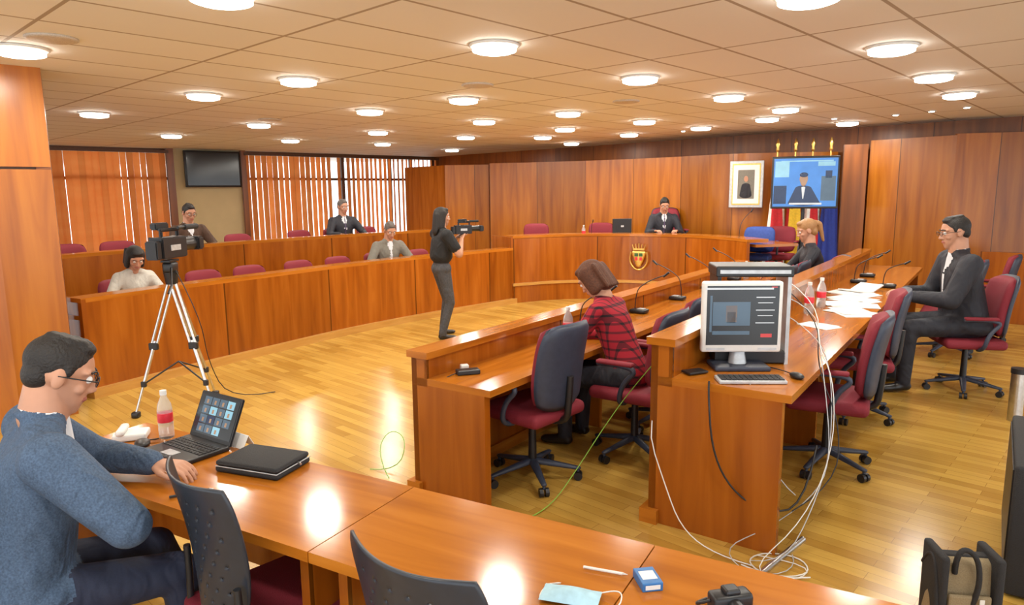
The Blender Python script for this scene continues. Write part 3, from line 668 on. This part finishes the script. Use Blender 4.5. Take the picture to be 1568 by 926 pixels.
box('name_bar',P,(.02,-.046,-.35),(.5,.002,.03),'sc_white'); cyl('stand_post',P,(0,.06,-.4),(0,.06,-1.7),.03,.03,'black'); box('stand_foot',P,(0,.05,-1.73),(.6,.4,.03),'black',.01)
P=empty('framed_portrait',(3.98,11.86,1.90),-.5); box('outer_frame',P,(0,0,0),(.55,.04,.78),'silver',.01); box('inner_frame',P,(0,-.022,0),(.46,.01,.69),'gold',.003); box('mat_board',P,(0,-.029,0),(.42,.004,.64),'paper'); box('photograph',P,(0,-.032,0),(.27,.004,.48),'greyj')
b_=bmesh.new(); hull(b_,[E((0,-.036,-.18),(.1,.003,.05)),E((0,-.036,-.02),(.07,.003,.04))]); fin(b_,'portrait_torso',P,'suit'); b_=bmesh.new(); hull(b_,[E((0,-.037,.09),(.035,.003,.05))]); fin(b_,'portrait_face',P,'skin')
def flag(x,y,cols,z0=.55):
    P=empty('flag_on_pole',(x,y,.0)); cyl('pole',P,(0,0,.3),(0,0,2.42),.014,.014,'gold'); box('pole_base',P,(0,0,.32),(.2,.2,.04),'gold',.01)
    lathe('finial',P,[(.012,2.4),(.03,2.44),(.022,2.48),(.035,2.53),(.004,2.62)],'gold')
    bm=bmesh.new(); nU,nV=36,10; g=[]
    for j in range(nV+1):
        v=j/nV; row=[]
        for i in range(nU+1):
            u=i/nU; a=u*2*math.pi; r=(.05+.11*(1-v))*(1+.28*math.sin(a*5+v*2)); row.append(bm.verts.new((r*math.cos(a)+.02,r*math.sin(a)*.7-.03,z0+v*(2.3-z0))))
        g.append(row)
    for j in range(nV):
        for i in range(nU):
            f=bm.faces.new((g[j][i],g[j][i+1],g[j+1][i+1],g[j+1][i])); f.material_index=int(i/nU*6)%len(cols)
    fin(bm,'cloth',P,cols,True)
flag(4.33,11.45,['f_red','f_red','f_white']); flag(4.60,11.4,['f_yel','f_red','f_red','f_yel','f_yel','f_red']); flag(4.85,11.33,['f_white','f_red','f_white']); flag(5.08,11.2,['f_blue','f_blue','f_blue'])
P=empty('coat_of_arms',(2.12,11.52,.72),-.42,1.1)
b_=bmesh.new(); hull(b_,[E((-.08,0,.06),(.03,.012,.03)),E((.08,0,.06),(.03,.012,.03)),E((0,0,-.12),(.04,.012,.03))]); fin(b_,'shield',P,'gold',True)
for sx in(-1,1):
    for sz,mm in((1,'dgreen'),(-1,'label')): box('shield_quarter',P,(sx*.034,-.013,.03*sz+.005),(.055 if sz>0 else .04,.01,.05),mm,.003)
for k in range(5): cyl('crown_point',P,((k-2)*.04,0,.11),((k-2)*.05,0,.19+.01*(2-abs(k-2))),.012,.006,'gold',8)
box('crown_band',P,(0,0,.115),(.18,.02,.03),'gold',.005); tube('laurel',P,[(-.12,0,.08),(-.15,0,-.05),(-.08,0,-.17),(0,0,-.2),(.08,0,-.17),(.15,0,-.05),(.12,0,.08)],.014,'gold')
P=empty('desktop_monitor',(1.92,12.05,1.02),.15); box('stand_foot',P,(0,0,.01),(.2,.15,.02),'black',.004); cyl('stand_neck',P,(0,.0,.02),(0,0,.1),.02,.02,'black'); box('display',P,(0,0,.19),(.34,.04,.26),'black',.008); box('rear_label',P,(0,-.021,.19),(.05,.002,.03),'silver')
mic((3.45,10.45,1.03),(-.6,-.6),.6); mic((1.4,12.1,1.02),(0,1),.3); papers((2.55,11.95,1.02),.1,2)
bottle((1.25,12.0,1.02))
# ------------------------------------------------------------ RIGHT ROW ITEMS
def rr(o,t,k,z): p=V(o)+d*t+n*k; return (p.x,p.y,z)
RO=(.74,3.60); LO=(-.6,4.0)
P=empty('desktop_monitor',(1.25,3.72,ZR),-.04)
box('stand_foot',P,(0,.02,.012),(.30,.20,.024),'navy',.008); cyl('stand_neck',P,(0,.04,.02),(0,.05,.12),.05,.035,'silver')
box('bezel',P,(0,0,.29),(.43,.05,.39),'white',.012); box('rear_housing',P,(0,.07,.29),(.36,.10,.3),'silver',.03); box('screen',P,(0,-.0265,.30),(.385,.003,.325),'sc_grey')
for c,s_,m in(((-.06,.31),(.20,.13),'sc_mid'),((-.06,.31),(.06,.09),'sc_skin'),((-.06,.29),(.045,.06),'screen_dark'),((-.02,.447),(.36,.010),'sc_white'),((.12,.40),(.10,.005),'sc_white'),((.12,.37),(.08,.004),'sc_white'),((.12,.33),(.10,.005),'sc_white'),((.12,.30),(.08,.004),'sc_white'),((.12,.26),(.10,.005),'sc_white'),((-.06,.205),(.2,.02),'sc_mid'),((.165,.455),(.03,.006),'sc_red'),((-.17,.31),(.012,.2),'sc_mid'),((.13,.19),(.06,.02),'sc_red')):
    box('screen_element',P,(c[0],-.0288,c[1]),(s_[0],.0012,s_[1]),m)
for sx in(-1,1): box('speaker_slot',P,(sx*.14,-.027,.115),(.10,.002,.012),'silver')
P=empty('video_mixer_unit',(1.36,3.93,ZR),-.1); box('case',P,(0,0,.525),(.42,.26,.06),'black',.008); box('rack_frame_left',P,(-.19,0,.25),(.02,.24,.5),'black'); box('rack_frame_right',P,(.19,0,.25),(.02,.24,.5),'silver'); box('front_strip',P,(0,-.132,.525),(.38,.004,.02),'silver'); box('lower_case',P,(0,0,.04),(.38,.24,.07),'black',.006)
P=empty('computer_keyboard',(1.22,3.45,ZR),-.05); box('case',P,(0,0,.01),(.34,.12,.018),'silver',.005)
for r_ in range(4):
    for c_ in range(12): box('key',P,(-.145+c_*.0265,-.04+r_*.026,.022),(.022,.020,.007),'black_key')
P=empty('computer_mouse',(1.48,3.50,ZR),.2); blob('mouse_shell',P,[([E((0,0,.014),(.03,.05,.018))],0)],['black'],.006,1); tube('mouse_cord',P,[(0,.04,.01),(.02,.12,.01),(-.05,.25,.01)],.003,'black')
P=empty('black_smartphone',(.98,3.62,ZR+.005),.4); box('body',P,(0,0,.006),(.12,.08,.012),'black',.004)
for t,k in((2.4,.28),(2.75,.3)): bottle(rr(RO,t,k,ZR),1.15)
bottle(rr(LO,1.35,.28,.73),1.15); bottle(rr(LO,5.6,.3,.73))
for t,k,r_ in((3.3,.45,.3),(3.0,.5,1.2),(3.7,.4,.8),(2.6,.55,.2)): papers(rr(RO,t,k,ZR),r_,3,1.2)
papers(rr(RO,1.9,.45,ZR),.6,2,.8)
P=empty('open_notebook',rr(RO,3.95,.42,ZR),.5); box('page_left',P,(-.09,0,.012),(.17,.24,.012),'paper',.002,(0,.12,0)); box('page_right',P,(.09,0,.03),(.17,.24,.012),'paper',.002,(0,-.35,0))
for t in(1.7,2.7,3.6,4.5,5.4): mic(rr(LO,t,.22,.73),(.818,-.575) if t>3 else (-.818,.575),.42)
for t in(4.6,5.2): mic(rr(RO,t,.3,ZR),(-.818,.575),.3)
mic(rr(RO,4.35,.60,ZR),(-.818,.575),.25)
P=empty('name_card',rr(LO,1.05,.36,.73),.6); box('card_front',P,(0,-.02,.03),(.2,.002,.065),'paper',0,(-.5,0,0)); box('card_back',P,(0,.012,.03),(.2,.002,.065),'paper',0,(.5,0,0))
P=empty('power_adapter',rr(LO,.22,.25,.73),.3); box('brick',P,(0,0,.015),(.14,.07,.028),'black',.006); box('plug',P,(.0,.09,.02),(.05,.04,.035),'white',.006); tube('lead',P,[(-.07,0,.01),(-.16,-.05,.01),(-.19,-.03,-.1),(-.10,-.13,-.3),(-.04,-.18,-.42),(.04,-.19,-.35),(0,-.17,-.25)],.003,'black')
def cable(pts,m='white',r=.003,nm='network_cable'): tube(nm,None,pts,r,m)
cable([(1.02,4.02,1.0),(.80,4.3,.6),(.62,4.3,.35),(.35,4.0,.08),(.2,3.75,.006),(.0,3.55,.006),(-.15,3.7,.006)],'green')
cable([(-.95,4.35,.006),(-.75,4.3,.006),(-.72,4.5,.17),(-.86,4.6,.2),(-.93,4.45,.08),(-.8,4.2,.006)],'green',.003)
cable([(1.56,3.93,1.3),(1.66,3.7,1.2),(1.58,3.5,1.0),(1.63,3.4,.85),(1.6,3.3,.5),(1.4,3.15,.2),(1.1,3.05,.01),(1.3,2.95,.01),(1.45,3.1,.01),(1.2,3.2,.01)],'white',.0025)
cable([(1.56,3.93,1.2),(1.68,3.75,1.15),(1.64,3.6,.95),(1.60,3.45,.84),(1.61,3.35,.5),(1.55,3.3,.3),(1.3,3.3,.1),(1.02,3.2,.05),(1.1,3.0,.01),(1.35,3.05,.01),(1.38,3.2,.01)],'silver',.0025)
cable([(1.56,3.93,1.1),(1.62,3.7,1.05),(1.70,3.6,.9),(1.64,3.4,.5),(1.5,3.25,.25),(1.3,3.1,.01),(1.15,3.15,.01)],'silver',.0025)
cable([(1.56,3.93,1.25),(1.72,3.8,1.1),(1.60,3.55,.88),(1.7,3.45,.6),(1.65,3.35,.3),(1.4,3.28,.2)],'black')
cable([(1.0,3.42,ZR+.01),(.98,3.36,.8),(1.0,3.33,.5),(1.1,3.32,.3),(1.25,3.28,.2),(1.45,3.25,.22),(1.56,3.4,.5)],'black',.005,'power_cable')
cable([(1.2,3.40,ZR+.01),(1.2,3.3,.75),(1.28,3.25,.4),(1.4,3.25,.3)],'silver',.0025)
cable([(.98,4.0,1.0),(.70,3.6,.6),(.78,3.38,.3),(.85,3.3,.1),(1.0,3.2,.01),(1.15,3.1,.01)],'white',.003)
cable([(1.1,3.12,.006),(1.2,3.0,.006),(1.4,3.02,.006),(1.42,3.18,.006),(1.25,3.24,.006),(1.12,3.14,.012),(1.2,2.97,.012),(1.38,2.99,.012)],'white',.0035)
cable([(-2.78,5.7,1.2),(-2.6,5.7,.8),(-2.62,5.8,.4),(-2.5,5.9,.01),(-2.2,6.2,.006)],'black',.004,'camera_cable')
# ------------------------------------------------------------ FOREGROUND ITEMS
def laptop(loc,face,s=1):
    P=empty('laptop_computer',loc,rz_of(face)+math.pi,s)
    box('base',P,(0,0,.012),(.34,.24,.022),'black',.006)
    for r_ in range(5):
        for c_ in range(13): box('key',P,(-.144+c_*.024,-.02+r_*.022,.0245),(.019,.017,.004),'black_key')
    box('touchpad',P,(0,-.08,.0242),(.09,.05,.002),'silver')
    T=Matrix.Translation((0,.12,.02))@Matrix.Rotation(-.42,4,'X')
    def pb(nm,c,sz,m,bv=0):
        bm=bmesh.new(); bmesh.ops.create_cube(bm,size=1); bmesh.ops.scale(bm,vec=sz,verts=bm.verts)
        if bv: bmesh.ops.bevel(bm,geom=bm.edges[:],offset=bv,segments=2,affect='EDGES')
        bmesh.ops.translate(bm,vec=c,verts=bm.verts); bmesh.ops.transform(bm,matrix=T,verts=bm.verts); fin(bm,nm,P,m)
    pb('lid',(0,.006,.115),(.34,.012,.235),'black',.004); pb('screen',(0,-.0008,.118),(.31,.001,.195),'sc_grey')
    for r_ in range(4):
        for c_ in range(4):
            if (r_,c_) in ((0,3),): continue
            x=-.095+c_*.063; z=.05+r_*.046; pb('video_tile',(x,-.002,z),(.056,.001,.040),random.choice(['sc_mid','sc_cyan','sc_mid','sc_navy','sc_mid'])); pb('tile_face',(x,-.003,z-.004),(.014,.001,.02),'sc_skin')
laptop((-1.36,2.75,.75),(-.55,-.83),.86)
bottle((-1.53,2.93,.75),.98)
P=empty('black_document_case',(-.98,2.58,.75),-.35,.86); box('lower_half',P,(0,0,.014),(.34,.24,.026),'blackf',.012,None,3); box('upper_half',P,(0,0,.042),(.335,.235,.024),'blackf',.012,None,3); tube('zip',P,[(-.165,-.115,.028),(.165,-.115,.028),(.168,.115,.028)],.003,'silver',False); cyl('zip_pull',P,(.168,.03,.03),(.19,.02,.03),.006,.005,'metal')
P=empty('name_card',(-1.16,2.82,.75),-.6); box('card_front',P,(0,-.018,.028),(.12,.002,.06),'paper',0,(-.5,0,0)); box('card_back',P,(0,.012,.028),(.12,.002,.06),'paper',0,(.5,0,0))
P=empty('computer_mouse',(-1.58,2.82,.75),.5); blob('mouse_shell',P,[([E((0,0,.014),(.032,.052,.018))],0)],['black'],.006,1)
P=empty('desk_telephone',(-1.68,2.92,.75),.3,.85); box('body',P,(0,0,.02),(.16,.12,.035),'white',.01); box('handset',P,(-.04,0,.05),(.04,.15,.03),'white',.012); tube('cord',P,[(.05,-.06,.01),(.1,-.1,.01),(.14,-.08,.01)],.004,'black')
P=empty('pen',(-1.15,2.33,.757),.5); cyl('barrel',P,(-.07,0,0),(.06,0,0),.005,.005,'black'); cyl('tip',P,(.06,0,0),(.075,0,0),.005,.001,'metal')
P=empty('surgical_mask',(.145,1.665,.75),-.3,.9); bm=bmesh.new(); g=[]
for j in range(9):
    g.append([bm.verts.new((-.085+.17*i/12,-.045+.09*j/8,.012+.022*math.sin(math.pi*i/12)*math.sin(math.pi*j/8)+.004*math.sin(j*3.1))) for i in range(13)])
for j in range(8):
    for i in range(12): bm.faces.new((g[j][i],g[j][i+1],g[j+1][i+1],g[j+1][i]))
o=fin(bm,'pleated_cloth',P,'cyan',True)
tube('ear_loop_1',P,[(.083,-.04,.01),(.14,-.03,.006),(.15,.02,.03),(.12,.05,.02),(.083,.04,.01)],.002,'white'); tube('ear_loop_2',P,[(-.083,-.04,.01),(-.1,.03,.006),(-.02,.08,.006),(-.083,.04,.01)],.002,'white')
P=empty('blue_tissue_pack',(.36,1.735,.75),.15,.82); box('carton',P,(0,0,.015),(.07,.10,.03),'boxblue',.003); box('label_panel',P,(0,.0,.0303),(.05,.05,.001),'paper'); box('side_label',P,(0,-.0503,.015),(.05,.001,.015),'paper')
P=empty('pen',(.25,1.79,.757),-.35); cyl('barrel',P,(-.06,0,0),(.05,0,0),.004,.004,'white'); cyl('tip',P,(.05,0,0),(.065,0,0),.004,.001,'metal')
P=empty('compact_camera',(.54,1.60,.75),.2,.82); box('body',P,(0,0,.035),(.13,.06,.07),'black',.012); cyl('lens',P,(0,-.03,.035),(0,-.06,.035),.028,.026,'black'); box('viewfinder_hump',P,(0,0,.075),(.05,.045,.02),'black',.008); tube('neck_strap',P,[(-.065,0,.05),(-.11,.03,.02),(-.05,.07,.01),(.05,.08,.01),(.1,.04,.02),(.065,0,.05)],.005,'black')
P=empty('canvas_shoulder_bag',(1.80,2.60,0),-.15,.88)
b_=bmesh.new(); hull(b_,[E((-.11,0,.05),(.02,.09,.05)),E((.13,0,.05),(.02,.09,.05)),E((-.10,0,.36),(.02,.06,.03)),E((.12,0,.36),(.02,.06,.03))]); fin(b_,'bag_body',P,'khaki',True)
for sx in(-1,1):
    box('side_trim',P,(sx*.115+.01,-.01,.22),(.04,.20,.40),'blackf',.015); tube('side_strap',P,[(sx*.13,-.10,.1),(sx*.13,-.10,.3),(sx*.12,0,.43),(sx*.12,.08,.3)],.010,'blackf')
box('top_zip_band',P,(0.01,0,.385),(.22,.05,.02),'blackf',.008); tube('handle',P,[(-.05,-.07,.33),(-.06,-.09,.42),(-.02,-.08,.46),(.03,-.10,.42),(.04,-.11,.28),(.02,-.10,.2)],.012,'blackf'); box('front_pocket',P,(.01,-.095,.15),(.18,.02,.18),'khaki',.01); box('tag',P,(.05,-.12,.22),(.02,.004,.03),'white')
P=empty('loudspeaker_cabinet',(2.62,3.05,0),-.61); box('cabinet',P,(0,0,.31),(.5,.85,.60),'blackf',.015); box('front_grille',P,(-.253,0,.33),(.006,.78,.5),'black',.002); box('top_handle',P,(0,0,.615),(.2,.04,.015),'black',.004)
P=empty('steel_bollard',(3.92,5.2,0)); cyl('post',P,(0,0,0),(0,0,.38),.05,.05,'metal'); cyl('collar',P,(0,0,.38),(0,0,.42),.055,.055,'black')
tube('floor_cable_cover',None,[(1.5,3.36,.006),(1.15,3.02,.006),(.95,2.75,.006)],.016,'metal',False)
# ------------------------------------------------------------ WORLD + CAMERA
w=bpy.data.worlds.new('World'); S.world=w; w.use_nodes=True; bg=w.node_tree.nodes['Background']; bg.inputs[0].default_value=(.90,.95,1,1); bg.inputs[1].default_value=2.7
f=1060;p=math.radians(9.0);r=math.radians(.6)
R=V((math.cos(r),-math.sin(r)*math.sin(p),-math.sin(r)*math.cos(p))); U=V((math.sin(r),math.cos(r)*math.sin(p),math.cos(r)*math.cos(p))); Fw=V((0,math.cos(p),-math.sin(p)))
cam=bpy.data.cameras.new('Camera'); cam.lens=f/1568*36; cam.sensor_width=36; cam.clip_start=.05
co=bpy.data.objects.new('Camera',cam); COL.objects.link(co)
Mx=Matrix((R,U,-Fw)).transposed().to_4x4(); Mx.translation=(0,0,1.8); co.matrix_world=Mx
S.camera=co
